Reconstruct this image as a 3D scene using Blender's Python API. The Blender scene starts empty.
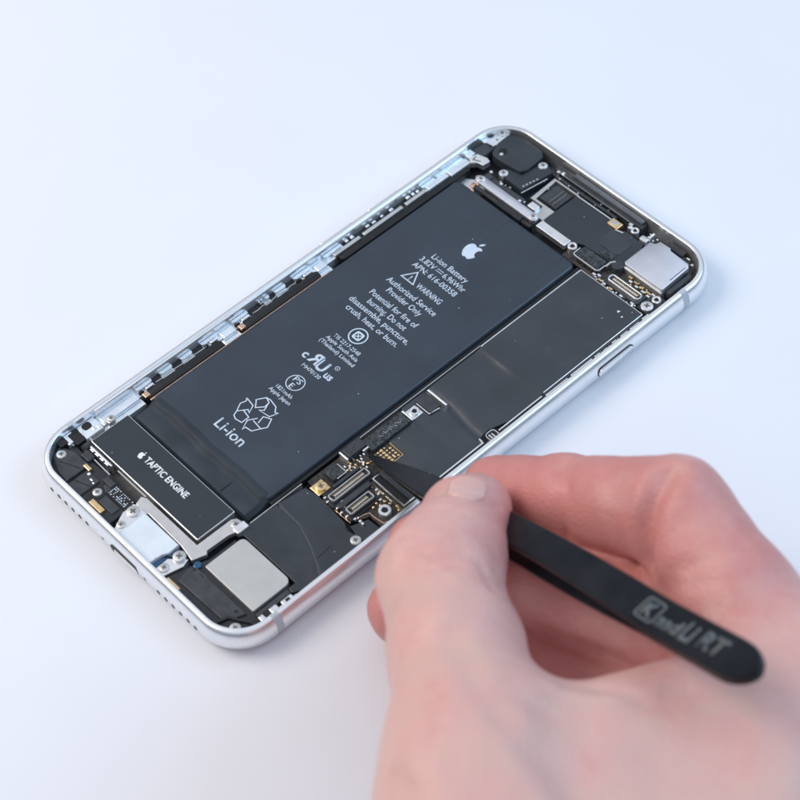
import bpy, bmesh, math, random
import numpy as np
from mathutils import Vector, Matrix
random.seed(7)
S = 0.1                       # authored in millimetres, one Blender unit is a centimetre
sc = bpy.context.scene
sc.unit_settings.scale_length = 0.01
COL = sc.collection

# ------------------------------------------------------------------ camera numbers (mm, phone frame = world frame)
CAM = np.array([205.33658354, -166.79384641, 326.93120287])
RT = np.array([0.68106182, 0.73082789, -0.04522596])
UP = np.array([-0.5564766, 0.55674872, 0.6167371])
FW = np.array([-0.47590817, 0.3948689, -0.78586892])
FPX = 1999.87
def at(x, y, z):              # a pixel of the 800 px photograph and a height above the table -> point in mm
    d = FW + RT*(x-400)/FPX + UP*(400-y)/FPX
    return CAM + d*((z-CAM[2])/d[2])

# ------------------------------------------------------------------ materials
MATS = {}
def mat(name, col, rough=.5, metal=0., var=.06, vscale=8., bump=0., bscale=60., spec=.5, coat=0., rvar=.0, stretch=None, dust=0., bdist=.01):
    m = bpy.data.materials.new(name); m.use_nodes = True
    nt = m.node_tree; N = nt.nodes; L = nt.links
    b = N['Principled BSDF']
    tc = N.new('ShaderNodeTexCoord'); mp = N.new('ShaderNodeMapping'); L.new(tc.outputs['Object'], mp.inputs[0])
    if stretch: mp.inputs['Scale'].default_value = stretch
    n = N.new('ShaderNodeTexNoise'); n.inputs['Scale'].default_value = vscale; n.inputs['Detail'].default_value = 5
    L.new(mp.outputs[0], n.inputs['Vector'])
    cr = N.new('ShaderNodeValToRGB')
    lo = [max(0, c*(1-var*2)) for c in col]; hi = [min(1, c*(1+var*2)) for c in col]
    cr.color_ramp.elements[0].position = .3; cr.color_ramp.elements[1].position = .7
    cr.color_ramp.elements[0].color = (*lo, 1); cr.color_ramp.elements[1].color = (*hi, 1)
    L.new(n.outputs['Fac'], cr.inputs[0])
    out = cr.outputs[0]
    if dust:                  # tiny pale lint specks lying on the film
        v = N.new('ShaderNodeTexVoronoi'); v.inputs['Scale'].default_value = 2.6; v.inputs['Randomness'].default_value = 1
        L.new(mp.outputs[0], v.inputs['Vector'])
        lt = N.new('ShaderNodeMath'); lt.operation = 'LESS_THAN'; lt.inputs[1].default_value = .034
        L.new(v.outputs['Distance'], lt.inputs[0])
        mu = N.new('ShaderNodeMath'); mu.operation = 'MULTIPLY'; mu.inputs[1].default_value = dust
        L.new(lt.outputs[0], mu.inputs[0])
        mx = N.new('ShaderNodeMix'); mx.data_type = 'RGBA'; L.new(mu.outputs[0], mx.inputs[0])
        L.new(out, mx.inputs[6]); mx.inputs[7].default_value = (.55, .58, .6, 1)
        out = mx.outputs[2]
    L.new(out, b.inputs['Base Color'])
    b.inputs['Roughness'].default_value = rough; b.inputs['Metallic'].default_value = metal
    b.inputs['Specular IOR Level'].default_value = spec
    b.inputs['Coat Weight'].default_value = coat; b.inputs['Coat Roughness'].default_value = .25
    if rvar:
        n2 = N.new('ShaderNodeTexNoise'); n2.inputs['Scale'].default_value = vscale*.6; n2.inputs['Detail'].default_value = 6
        L.new(mp.outputs[0], n2.inputs['Vector'])
        mr = N.new('ShaderNodeMapRange'); mr.inputs[1].default_value = .3; mr.inputs[2].default_value = .7
        mr.inputs[3].default_value = max(.05, rough-rvar); mr.inputs[4].default_value = min(1, rough+rvar)
        L.new(n2.outputs['Fac'], mr.inputs[0]); L.new(mr.outputs[0], b.inputs['Roughness'])
    if bump:
        n3 = N.new('ShaderNodeTexNoise'); n3.inputs['Scale'].default_value = bscale; n3.inputs['Detail'].default_value = 4
        L.new(mp.outputs[0], n3.inputs['Vector'])
        bp = N.new('ShaderNodeBump'); bp.inputs['Strength'].default_value = bump; bp.inputs['Distance'].default_value = bdist
        L.new(n3.outputs['Fac'], bp.inputs['Height']); L.new(bp.outputs[0], b.inputs['Normal'])
    MATS[name] = m
    return m
alu = mat('frame_aluminium', (.88, .90, .92), .3, .85, .01, 3, .0, 160, rvar=.04)
rail = mat('milled_aluminium', (.80, .86, .90), .4, .75, .04, 6, .0, 90, rvar=.08)
steel = mat('bright_steel', (.86, .87, .88), .3, .9, .04, 6, .0, 120, rvar=.08)
satin = mat('satin_steel', (.62, .62, .61), .42, .85, .04, 5, .0, 150, rvar=.05)
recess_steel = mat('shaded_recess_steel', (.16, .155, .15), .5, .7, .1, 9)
ledge = mat('dull_grey_ledge', (.12, .135, .15), .45, .3, .08, 4)
plate = mat('speaker_plate_metal', (.56, .57, .55), .5, .75, .02, 3, .03, 200, rvar=.05)
camsteel = mat('camera_can_steel', (.76, .77, .82), .38, .9, .02, 4, .03, 160, rvar=.05)
white = mat('pale_blue_shield', (.74, .81, .86), .45, .35, .03, 3, .03, 60)
gold = mat('gold_plating', (.85, .62, .33), .3, 1., .08, 9)
copper = mat('copper_tape', (.75, .5, .36), .35, 1., .1, 9)
battm = mat('battery_pouch', (.034, .046, .062), .34, 0., .07, .9, .7, .9, spec=.42, rvar=.09, dust=.8, bdist=.05)
flapm = mat('battery_flap', (.032, .042, .054), .58, 0., .12, 1.2, .3, 7, spec=.25, rvar=.08)
film = mat('black_film', (.027, .034, .043), .38, 0., .1, 1.5, .8, 1.9, spec=.5, rvar=.1, dust=.7, bdist=.04)
film2 = mat('shield_film', (.034, .041, .050), .37, 0., .08, 1.2, .8, 1.7, spec=.55, rvar=.09, dust=.7, bdist=.04)
tapm = mat('haptic_motor_face', (.022, .029, .038), .42, 0., .05, 1.5, .08, 60, spec=.5, rvar=.05, dust=.6)
plastic = mat('black_plastic', (.016, .019, .024), .45, 0., .15, 5, .15, 60, spec=.45, rvar=.12)
plastic2 = mat('dark_grey_plastic', (.04, .045, .052), .5, 0., .15, 5, .15, 60, spec=.45, rvar=.1)
deep = mat('deep_black', (.004, .005, .006), .55, 0., .2, 5)
pcb = mat('circuit_board', (.03, .024, .02), .4, 0., .5, 22, .3, 60, spec=.5)
tex = mat('printed_foam', (.045, .052, .056), .6, 0., .35, 16, .6, 40, spec=.3)
ink = mat('white_ink', (.60, .70, .80), .5, 0., .03, 8)
inkt = mat('bright_ink', (.86, .88, .9), .5, 0., .02, 8)
band = mat('antenna_band', (.50, .55, .6), .45, 0., .03, 4)
blk = mat('tweezer_coating', (.009, .011, .014), .32, 0., .1, 2, .5, 1.2, spec=.4, rvar=.08)
tink = mat('tweezer_print', (.12, .135, .14), .6, 0., .1, 8)
blues = mat('blue_lens_glass', (.03, .10, .2), .12, .3, .1, 8)

# ------------------------------------------------------------------ mesh helpers
def offset(pts, d):
    n = len(pts); out = []
    A = sum(pts[i][0]*pts[(i+1) % n][1]-pts[(i+1) % n][0]*pts[i][1] for i in range(n))
    sg = 1 if A > 0 else -1
    for i in range(n):
        p0, p1, p2 = Vector(pts[i-1]), Vector(pts[i]), Vector(pts[(i+1) % n])
        a = (p1-p0); b = (p2-p1)
        if a.length < 1e-6 or b.length < 1e-6: out.append(tuple(p1)); continue
        a.normalize(); b.normalize()
        na = Vector((-a.y, a.x))*sg; nb = Vector((-b.y, b.x))*sg
        m = na+nb
        if m.length < 1e-4: m = na
        m.normalize(); k = d/max(.45, m.dot(na))
        out.append((p1.x+m.x*k, p1.y+m.y*k))
    return out
def rrect(x0, x1, y0, y1, r=.3, n=5, rs=None):
    rs = rs or (r,)*4         # corner radii: ++, -+, --, +-
    P = []
    for (cx, cy, a0, q) in ((x1, y1, 0, rs[0]), (x0, y1, 90, rs[1]), (x0, y0, 180, rs[2]), (x1, y0, 270, rs[3])):
        sx = 1 if cx == x1 else -1; sy = 1 if cy == y1 else -1
        for i in range(n):
            a = math.radians(a0+90*i/(n-1))
            P.append((cx-sx*q+q*math.cos(a), cy-sy*q+q*math.sin(a)))
    return P
def link(name, me, m, parent=None):
    if m: me.materials.append(m)
    o = bpy.data.objects.new(name, me); COL.objects.link(o)
    if parent: o.parent = parent
    return o
class MB:
    def __init__(s): s.bm = bmesh.new()
    def loops(s, L, cap0=True, cap1=True, close=True):
        R = [[s.bm.verts.new((p[0]*S, p[1]*S, p[2]*S)) for p in l] for l in L]
        n = len(R[0])
        for a, b in zip(R, R[1:]):
            for i in range(n if close else n-1):
                j = (i+1) % n
                try: s.bm.faces.new((a[i], a[j], b[j], b[i]))
                except ValueError: pass
        if cap0: s.bm.faces.new(R[0][::-1])
        if cap1: s.bm.faces.new(R[-1])
        return s
    def prism(s, pts, z0, z1, b=.12):
        pts = list(pts)
        A = sum(pts[i][0]*pts[(i+1) % len(pts)][1]-pts[(i+1) % len(pts)][0]*pts[i][1] for i in range(len(pts)))
        if A < 0: pts = pts[::-1]
        L = [[(x, y, z0) for x, y in pts], [(x, y, z1-b) for x, y in pts]]
        if b > 0:
            L.append([(x, y, z1-.29*b) for x, y in offset(pts, .29*b)])
            L.append([(x, y, z1) for x, y in offset(pts, b)])
        return s.loops(L)
    def box(s, x0, x1, y0, y1, z0, z1, b=.08, r=0.):
        if r: return s.prism(rrect(x0, x1, y0, y1, r), z0, z1, b)
        return s.prism([(x0, y0), (x1, y0), (x1, y1), (x0, y1)], z0, z1, b)
    def cyl(s, x, y, r, z0, z1, b=.08, n=24):
        return s.prism([(x+r*math.cos(2*math.pi*i/n), y+r*math.sin(2*math.pi*i/n)) for i in range(n)], z0, z1, b)
    def ring(s, x, y, r0, r1, z0, z1, n=32, sx=1., sy=1.):
        P = []
        for i in range(n):
            a = 2*math.pi*i/n; c, d = math.cos(a), math.sin(a)
            e = min(.12, (r1-r0)*.3)
            P.append([(x+q*c*sx, y+q*d*sy, z) for q, z in ((r0, z0), (r0, z1-e), (r0+e, z1), (r1-e, z1), (r1, z1-e), (r1, z0))])
        P.append(P[0])
        for A, B in zip(P, P[1:]):
            a = [s.bm.verts.new(Vector(p)*S) for p in A]; b = [s.bm.verts.new(Vector(p)*S) for p in B]
            for i in range(5): s.bm.faces.new((a[i], b[i], b[i+1], a[i+1]))
        return s
    def frame(s, pts, w, z0, z1):       # a wall of width w running inside the outline
        q = offset(pts, w); e = min(.08, w*.3); o1 = offset(pts, e); q1 = offset(pts, w-e)
        prof = [(pts, z0), (pts, z1-e), (o1, z1), (q1, z1), (q, z1-e), (q, z0)]
        R = [[s.bm.verts.new((x*S, y*S, z*S)) for x, y in l] for l, z in prof]
        n = len(pts)
        for a, b in zip(R, R[1:]):
            for i in range(n): s.bm.faces.new((a[i], a[(i+1) % n], b[(i+1) % n], b[i]))
        return s
    def stroke(s, pts, w, z, h=.02, closed=False):   # flat ink line
        P = [Vector(p) for p in pts]; n = len(P); Lf = []; Rt = []
        for i in range(n):
            if closed: a, b = P[i-1], P[(i+1) % n]; d1 = (P[i]-a).normalized(); d2 = (b-P[i]).normalized()
            else:
                d1 = (P[i]-P[i-1]).normalized() if i else (P[1]-P[0]).normalized()
                d2 = (P[i+1]-P[i]).normalized() if i < n-1 else d1
            m = (Vector((-d1.y, d1.x))+Vector((-d2.y, d2.x)))
            if m.length < .2: m = Vector((-d1.y, d1.x))
            m.normalize(); k = w/2/max(.6, m.dot(Vector((-d1.y, d1.x))))
            Lf.append(P[i]+m*k); Rt.append(P[i]-m*k)
        for i in range(n if closed else n-1):
            j = (i+1) % n
            s.loops([[(q.x, q.y, z) for q in (Lf[i], Rt[i], Rt[j], Lf[j])], [(q.x, q.y, z+h) for q in (Lf[i], Rt[i], Rt[j], Lf[j])]])
        return s
    def tube(s, pts, r, n=10):
        L = []
        P = [Vector(p) for p in pts]
        for i, p in enumerate(P):
            d = (P[min(i+1, len(P)-1)]-P[max(i-1, 0)]).normalized()
            a = d.cross(Vector((0, 0, 1)));
            if a.length < .1: a = d.cross(Vector((0, 1, 0)))
            a.normalize(); b = a.cross(d)
            rr = r[i] if isinstance(r, (list, tuple)) else r
            L.append([tuple(p+a*rr*math.cos(2*math.pi*k/n)+b*rr*math.sin(2*math.pi*k/n)) for k in range(n)])
        return s.loops(L)
    def build(s, name, m, parent=None, smooth=False):
        bmesh.ops.remove_doubles(s.bm, verts=s.bm.verts, dist=1e-5)
        bmesh.ops.recalc_face_normals(s.bm, faces=s.bm.faces)
        me = bpy.data.meshes.new(name); s.bm.to_mesh(me); s.bm.free()
        if smooth:
            for p in me.polygons: p.use_smooth = True
            try: me.set_sharp_from_angle(angle=math.radians(38))
            except Exception: pass
        return link(name, me, m, parent)
KEEP = {'label_print', 'cable_print', 'screw_recess', 'screw', 'standoff', 'frame', 'insulating_film'}
def clusters(bm):
    # loose islands, those whose boxes touch counted as one piece
    bm.faces.ensure_lookup_table(); seen = set(); isl = []
    for f0 in bm.faces:
        if f0.index in seen: continue
        st = [f0]; seen.add(f0.index); grp = []
        while st:
            q = st.pop(); grp.append(q)
            for e in q.edges:
                for g in e.link_faces:
                    if g.index not in seen: seen.add(g.index); st.append(g)
        xs = np.array([v.co[:] for q in grp for v in q.verts]); isl.append([grp, xs.min(0)-1e-4, xs.max(0)+1e-4])
    ch = True
    while ch:
        ch = False
        for i in range(len(isl)):
            for j in range(i+1, len(isl)):
                a, b = isl[i], isl[j]
                if (a[1] <= b[2]).all() and (b[1] <= a[2]).all():
                    isl[i] = [a[0]+b[0], np.minimum(a[1], b[1]), np.maximum(a[2], b[2])]; del isl[j]; ch = True; break
            if ch: break
    return isl
def part(name, m, parent, f, smooth=False, label=None):
    b = MB(); f(b)
    if name not in KEEP:
        bmesh.ops.remove_doubles(b.bm, verts=b.bm.verts, dist=1e-5); b.bm.faces.index_update()
        cl = clusters(b.bm)
        if len(cl) > 1:
            cl.sort(key=lambda c: -np.prod(c[2]-c[1])); first = None
            for grp, _, _ in cl:
                nb = MB(); mp = {}
                for q in grp:
                    vs = []
                    for v in q.verts:
                        if v not in mp: mp[v] = nb.bm.verts.new(v.co)
                        vs.append(mp[v])
                    nb.bm.faces.new(vs)
                o = nb.build(name, m, parent, smooth); first = first or o
            b.bm.free(); return first
    o = b.build(name, m, parent, smooth)
    if label: o['label'] = label
    return o
def thing(name, label, cat, loc=(0, 0, 0)):
    o = bpy.data.objects.new(name, None); COL.objects.link(o); o.location = loc; o.empty_display_size = .5
    o['label'] = label; o['category'] = cat
    return o

def text_mesh(strs, z, bold=.0, th=.02):
    """list of (text, x0, x1, y_centre, cap_height, mirror, shear) -> one bmesh in mm"""
    bm = bmesh.new()
    for (t, x0, x1, yc, cap, mir, shear) in strs:
        cu = bpy.data.curves.new('t', 'FONT'); cu.body = t; cu.size = 1; cu.resolution_u = 3
        cu.offset = bold; cu.extrude = 0
        o = bpy.data.objects.new('t', cu); COL.objects.link(o)
        dg = bpy.context.evaluated_depsgraph_get(); dg.update()
        me = bpy.data.meshes.new_from_object(o.evaluated_get(dg))
        bpy.data.objects.remove(o); bpy.data.curves.remove(cu)
        V = np.array([v.co[:] for v in me.vertices])
        mn, mx = V[:, 0].min(), V[:, 0].max()
        sx = (x1-x0)/(mx-mn); sy = cap/.70
        for v in me.vertices:
            x = (v.co.x-mn)*sx; y = (v.co.y-.35)*sy
            if mir: x = (x1-x0)-x
            v.co = (S*(x0+x+shear*y), S*(yc+y), S*z)
        tb = bmesh.new(); tb.from_mesh(me)
        if mir: bmesh.ops.reverse_faces(tb, faces=tb.faces)
        r = bmesh.ops.extrude_face_region(tb, geom=tb.faces[:])
        for v in [g for g in r['geom'] if isinstance(g, bmesh.types.BMVert)]: v.co.z += th*S
        tm = bpy.data.meshes.new('x'); tb.to_mesh(tm); tb.free(); bm.from_mesh(tm)
        bpy.data.meshes.remove(tm); bpy.data.meshes.remove(me)
    bmesh.ops.recalc_face_normals(bm, faces=bm.faces)
    return bm
def smooth_closed(pts, n=6):
    P = [Vector(p) for p in pts]; out = []; N = len(P)
    for i in range(N):
        a, b, c, d = P[i-1], P[i], P[(i+1) % N], P[(i+2) % N]
        for k in range(n):
            t = k/n
            out.append(.5*((2*b)+(c-a)*t+(2*a-5*b+4*c-d)*t*t+(3*b-a-3*c+d)*t**3))
    return [tuple(q) for q in out]
def apple(b, cx, cy, h, z):
    body = [(0, .30), (.17, .37), (.33, .30), (.23, .18), (.19, .03), (.25, -.12), (.36, -.2), (.28, -.38), (.17, -.5), (.03, -.46), (-.10, -.5), (-.22, -.43), (-.36, -.2), (-.40, .02), (-.36, .22), (-.25, .34), (-.12, .35)]
    b.prism([(cx+h*x, cy+h*y) for x, y in smooth_closed(body, 4)], z, z+.02, 0)
    leaf = [(.0, .42), (.03, .56), (.17, .68), (.15, .53), (.06, .44)]
    b.prism([(cx+h*x, cy+h*y) for x, y in smooth_closed(leaf, 3)], z, z+.02, 0)

# ------------------------------------------------------------------ the table
def table():
    b = MB(); b.loops([[(-1500, -1500, -20), (1500, -1500, -20), (1500, 1500, -20), (-1500, 1500, -20)],
                       [(-1500, -1500, 0), (1500, -1500, 0), (1500, 1500, 0), (-1500, 1500, 0)]])
    m = mat('white_tabletop', (.80, .82, .86), .55, 0., .004, .35, .015, 60, spec=.35)
    o = b.build('tabletop', m); o['kind'] = 'structure'
table()

# ------------------------------------------------------------------ the phone
W, Lh, RC = 33.65, 69.2, 10.0
phone = thing('smartphone', 'opened silver smartphone without its screen, battery and circuit boards bare, lying on the white table', 'phone')
def outl(ins, n=14):
    return rrect(-W+ins, W-ins, -Lh+ins, Lh-ins, RC-ins, n)
PROF = [(3.4, 0.0), (2.2, .12), (1.35, .45), (.7, 1.0), (.25, 1.9), (.03, 2.9), (0, 3.5), (.05, 4.1), (.28, 5.0), (.65, 5.75), (1.0, 6.2), (1.25, 6.38), (1.45, 6.42)]
def f(b):
    L = [[(x, y, z) for x, y in outl(i)] for i, z in PROF]
    for i, z in ((2.0, 6.42), (2.12, 6.3), (2.15, 5.6), (2.15, 1.2)):
        L.append([(x, y, z) for x, y in outl(i)])
    b.loops(L)
frame = part('frame', alu, phone, f, True)
part('midplate', plastic, frame, lambda b: b.prism(outl(2.3), 1.25, 1.9, 0))
# antenna bands hugging the rounded side
def bandm(b, side, yc, w=.85):
    A = []
    for (i, z) in PROF[1:] + [(1.9, 6.43)]:
        A.append((side*(W-i+.03), z+(.03 if z > 5.9 else 0)))
    B = [(x-side*.25, z-.1) for x, z in A]
    ring = A + B[::-1]
    b.loops([[(x, yc-w, z) for x, z in ring], [(x, yc+w, z) for x, z in ring]])
for s_, y_ in ((1, 56.4), (1, -57.6), (-1, 56.4), (-1, -57.6)):
    part('antenna_band', band, frame, lambda b: bandm(b, s_, y_))
# side button on the right flank
def f(b):
    pts = rrect(29.3, 39.6, 2.55, 4.75, 1.09, 6)
    b.loops([[(W-.2, y, z) for y, z in pts], [(W+.28, y, z) for y, z in pts], [(W+.42, y, z) for y, z in offset(pts, .18)]])
part('side_button', alu, frame, f, True)
part('button_gap', plastic2, frame, lambda b: b.loops([[(W-.3, y, z) for y, z in rrect(29.1, 39.8, 2.4, 4.9, 1.2, 6)], [(W+.03, y, z) for y, z in rrect(29.1, 39.8, 2.4, 4.9, 1.2, 6)]]))
def volume(y0, y1):
    def f(b):
        pts = rrect(y0, y1, 2.55, 4.75, 1.09, 6)
        b.loops([[(-W+.2, y, z) for y, z in pts], [(-W-.28, y, z) for y, z in pts], [(-W-.42, y, z) for y, z in offset(pts, .18)]])
    part('volume_button', alu, frame, f, True)
volume(26, 36); volume(12, 22)
# holes along the bottom edge
def hole(b, x, r, dz=1.):
    n = 16
    b.loops([[(x+r*math.cos(2*math.pi*i/n), y, 3.1+r*dz*math.sin(2*math.pi*i/n)) for i in range(n)] for y in (-Lh+.5, -Lh-.015)])
h0 = part('speaker_hole', deep, frame, lambda b: hole(b, 0, .55))
h0.location.x = -23.6*S
for x in (-21.2, -18.9, -16.6, -14.3, -12.0, 10.7, 13.0, 15.2, 17.5, 19.8, 22.0):
    h = h0.copy(); COL.objects.link(h); h.parent = frame; h.location.x = x*S
for x in (-6.9, 6.5):
    o = part('bottom_screw', satin, frame, lambda b: hole(b, 0, .62)); o.location.x = x*S
    part('screw_recess', deep, frame, lambda b: b.loops([[(x+.3*math.cos(i*1.2566), y, 3.1+.3*math.sin(i*1.2566)) for i in range(5)] for y in (-Lh+.1, -Lh-.03)]))
part('charging_port', deep, frame, lambda b: b.loops([[(x, y, z) for x, z in rrect(-4.4, 4.4, 2.0, 4.3, 1.1, 7)] for y in (-Lh+.6, -Lh-.015)]))
part('port_reflection', inkt, frame, lambda b: b.loops([[(x, y, z) for x, z in rrect(-3.3, 4.1, 2.02, 3.35, .6, 5)] for y in (-Lh+.6, -Lh-.06)]))  # pale strip stands in for the bright reflection inside the port

# ---- screws and standoffs: one of each, then copies
def make_screw(b, r): b.cyl(0, 0, r, -1.5, .0, .0, 28).cyl(0, 0, r*.93, -.05, .18, .12, 28)
def make_rec(b, r):
    P = []
    for k in range(4):          # small cross recess, one outline
        a = k*math.pi/2
        for q, l in ((-.34, .5), (.34, .5), (.785, .2)):
            P.append((r*l*math.cos(a+q*(1 if l > .3 else 1)), r*l*math.sin(a+q)))
    b.prism(P, .1, .19, 0)
def screw(x, y, z, r=1., m=None, ph=True):
    o = part('screw', m or steel, phone, lambda b: make_screw(b, r), True)
    o.location = (x*S, y*S, z*S); o.rotation_euler.z = random.random()*3
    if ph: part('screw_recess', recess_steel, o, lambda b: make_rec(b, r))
    return o
def boss(x, y, z, r=1.05, m=None):
    o = part('standoff', m or steel, phone, lambda b: b.ring(0, 0, r*.48, r, -2, .0), True)
    o.location = (x*S, y*S, z*S)
    part('standoff_bore', deep, o, lambda b: b.cyl(0, 0, r*.5, -2, -.3, 0))
    return o

# ---- battery
def f(b):
    pts = rrect(-26.5, 10.1, -41.2, 47.1, 1.6, 8)
    L = []
    for i, z in ((.3, 1.9), (0, 3.2), (0, 4.35), (.07, 4.6), (.25, 4.8), (.6, 4.93), (1.8, 5.01), (4, 5.04)):
        L.append([(x, y, z) for x, y in offset(pts, i)] if i < 1.5 else [(x, y, z) for x, y in rrect(-26.5+i, 10.1-i, -41.2+i, 47.1-i, .05, 8)])
    b.loops(L)
batt = part('battery', battm, phone, f, True)
def f(b):
    # folded bottom end of the pouch: two soft steps and a fold ridge
    ys = [-46.3, -46.2, -45.9, -45.2, -43.6, -43.0, -42.4, -41.9, -41.4, -41.0, -40.6, -40.0, -39.3]
    zs = [2.0, 3.2, 3.8, 4.05, 4.12, 4.2, 4.2, 4.3, 4.7, 4.98, 5.09, 5.08, 5.0]
    n = 40; L = []
    for i in range(n+1):
        t = i/n; x = -26.3+36.3*t
        e = min(t, 1-t)*36.3; dz = -1.0*max(0, 1-e/1.2)**2
        wob = .22*math.sin(x*.33+1)+.12*math.sin(x*.9); L.append([(x, y+(wob if 3 < k else 0), z+dz*(1 if z > 2.5 else 0)+(.04*math.sin(x*.7+k) if 2 < k < 9 else 0)) for k, (y, z) in enumerate(zip(ys, zs))])
    L = [l+[(l[-1][0], l[-1][1], 2.0)] for l in L]
    b.loops(L)
part('pouch_flap', flapm, batt, f, True)
part('flap_seam', deep, batt, lambda b: b.stroke([(1.2, -45.9), (1.4, -42.6)], .14, 4.16, .05))
for (x0, x1, y0, y1) in ((-20.5, -9.2, 39.0, 46.6), (-4.2, 6.8, 37.5, 46.4)):
    part('adhesive_tab', battm, batt, lambda b: b.box(x0, x1, y0, y1, 4.9, 5.07, .02, .4))
part('gap_filler', deep, phone, lambda b: b.box(10.2, 11.05, -40.5, 47.3, 1.9, 4.0, .1))  # black filler strip, keeps the gap beside the battery dark
part('well_edge_line', satin, phone, lambda b: b.box(11.1, 11.28, -17, 17.2, 1.9, 4.15, .04).box(11.5, 11.7, -46.5, -33, 1.9, 4.35, .04))
part('battery_edge_tape', copper, batt, lambda b: b.box(-27.0, -26.55, -41, 9, 2, 4.1, .05))
ZI = 5.05
TXT = [('Li-ion Battery', -13.6, -2.9, 27.2, 1.5), ('3.82V', -15.0, -10.6, 24.95, 1.45), ('6.96Whr', -7.9, -1.4, 24.95, 1.45), ('APN: 616-00358', -15.0, -1.9, 22.75, 1.45),
       ('WARNING', -9.9, -2.6, 19.0, 1.5), ('Authorized Service', -15.8, -1.0, 15.95, 1.5), ('Provider Only', -13.5, -3.2, 13.75, 1.5),
       ('Potential for fire of', -15.7, -1.4, 10.9, 1.5), ('burning. Do not', -14.1, -2.6, 8.75, 1.5), ('disassemble, puncture,', -17.5, .6, 6.6, 1.5), ('crush, heat, or burn.', -16.2, -.5, 4.45, 1.5),
       ('TIS 2217-2548', -12.2, -4.3, -2.85, 1.0), ('Apple South Asia', -13.0, -3.4, -4.25, 1.0), ('(Thailand) Limited', -13.4, -2.9, -5.75, 1.0),
       ('MH70120', -10.9, -5.5, -12.9, .95), ('1821mAh', -10.5, -5.7, -20.4, .95), ('Apple Japan', -11.1, -4.7, -21.8, .95)]
def ink_obj(name, items, par, m, z, bold, extra=None):
    b = MB()
    if items:
        q = text_mesh(items, z, bold); tm = bpy.data.meshes.new('x'); q.to_mesh(tm); q.free(); b.bm.from_mesh(tm); bpy.data.meshes.remove(tm)
    if extra: extra(b)
    return b.build(name, m, par)
def ringpts(cx, cy, r, n=36): return [(cx+r*math.cos(2*math.pi*i/n), cy+r*math.sin(2*math.pi*i/n)) for i in range(n)]
for grp in (TXT[:4], TXT[4:5], TXT[5:7], TXT[7:11], TXT[11:14], TXT[14:15], TXT[15:]):
    ink_obj('printed_text', [(*t, False, 0) for t in grp], batt, ink, ZI, .012, (lambda b: b.stroke([(-10.2, 25.3), (-8.3, 25.3)], .16, ZI).stroke([(-10.2, 24.7), (-8.3, 24.7)], .14, ZI)) if grp is TXT[:4] or grp[0][0] == 'Li-ion Battery' else None)
ink_obj('printed_text', [('Li-ion', -12.0, -3.7, -35.0, 2.6, False, 0)], batt, ink, ZI, .012)
ink_obj('certification_mark', [('c', -13.1, -11.8, -10.5, 2.1, False, 0), ('us', -5.6, -3.5, -11.2, 1.9, False, 0), ('R', -11.4, -8.7, -9.9, 2.9, True, 0), ('U', -8.9, -6.3, -10.3, 2.9, False, 0)], batt, ink, ZI+.001, .03)
ink_obj('registered_mark', [('R', -5.0, -4.7, -8.6, .5, False, 0)], batt, ink, ZI, .012, lambda b: b.stroke(ringpts(-4.85, -8.6, .5, 20), .12, ZI, closed=True))
ink_obj('warning_mark', [('!', -12.6, -12.25, 19.35, 1.3, False, 0)], batt, ink, ZI, .012, lambda b: b.stroke([(-14.3, 18.35), (-12.4, 21.5), (-10.6, 18.35)], .32, ZI, closed=True))
ink_obj('certification_mark', [], batt, ink, ZI, 0, lambda b: b.stroke(ringpts(-8.3, .35, 2.05), .28, ZI, closed=True).stroke(rrect(-9.2, -7.4, -.55, 1.25, .3), .4, ZI, closed=True).stroke([(-9.1, -.45), (-7.5, 1.15)], .22, ZI+.002).stroke([(-9.1, 1.15), (-7.5, -.45)], .22, ZI+.004))
ink_obj('certification_mark', [('PS', -9.3, -7.2, -16.5, 1.4, False, 0), ('E', -8.7, -7.7, -18.3, 1.3, False, 0)], batt, ink, ZI, .012, lambda b: b.stroke(ringpts(-8.2, -17.3, 2.0), .2, ZI, closed=True))
rec = [([(-10.6, -25.9), (-9.15, -27.4), (-7.9, -25.9), (-8.1, -24.6), (-9.5, -24.1), (-10.6, -25.9)]),
       ([(-9.5, -24.1), (-8.4, -23.9), (-6.3, -24.3), (-5.3, -25.4), (-4.7, -25.1), (-5.3, -26.9), (-8.1, -27.3), (-7.3, -26.6), (-8.0, -25.0)]),
       ([(-12.4, -27.0), (-9.9, -27.4), (-9.0, -29.2), (-9.8, -28.8), (-11.2, -30.7), (-12.2, -28.9), (-11.8, -27.6), (-12.4, -27.0)]),
       ([(-11.2, -30.7), (-10.8, -31.8), (-9.8, -32.2), (-8.2, -31.9), (-8.2, -30.0), (-10.3, -29.6)]),
       ([(-6.7, -28.9), (-7.8, -30.7), (-6.8, -32.9), (-6.7, -32.1), (-5.1, -31.9), (-4.2, -30.2), (-6.9, -29.9)]),
       ([(-4.2, -30.2), (-3.5, -29.0), (-4.5, -27.0), (-6.2, -27.8), (-5.7, -29.6)])]
ink_obj('recycling_mark', [], batt, ink, ZI, 0, lambda b: [b.stroke(st, .24, ZI+.001*k) for k, st in enumerate(rec)])
ink_obj('printed_logo', [], batt, ink, ZI, 0, lambda b: apple(b, -8.6, 34.1, 4.9, ZI))

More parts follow.
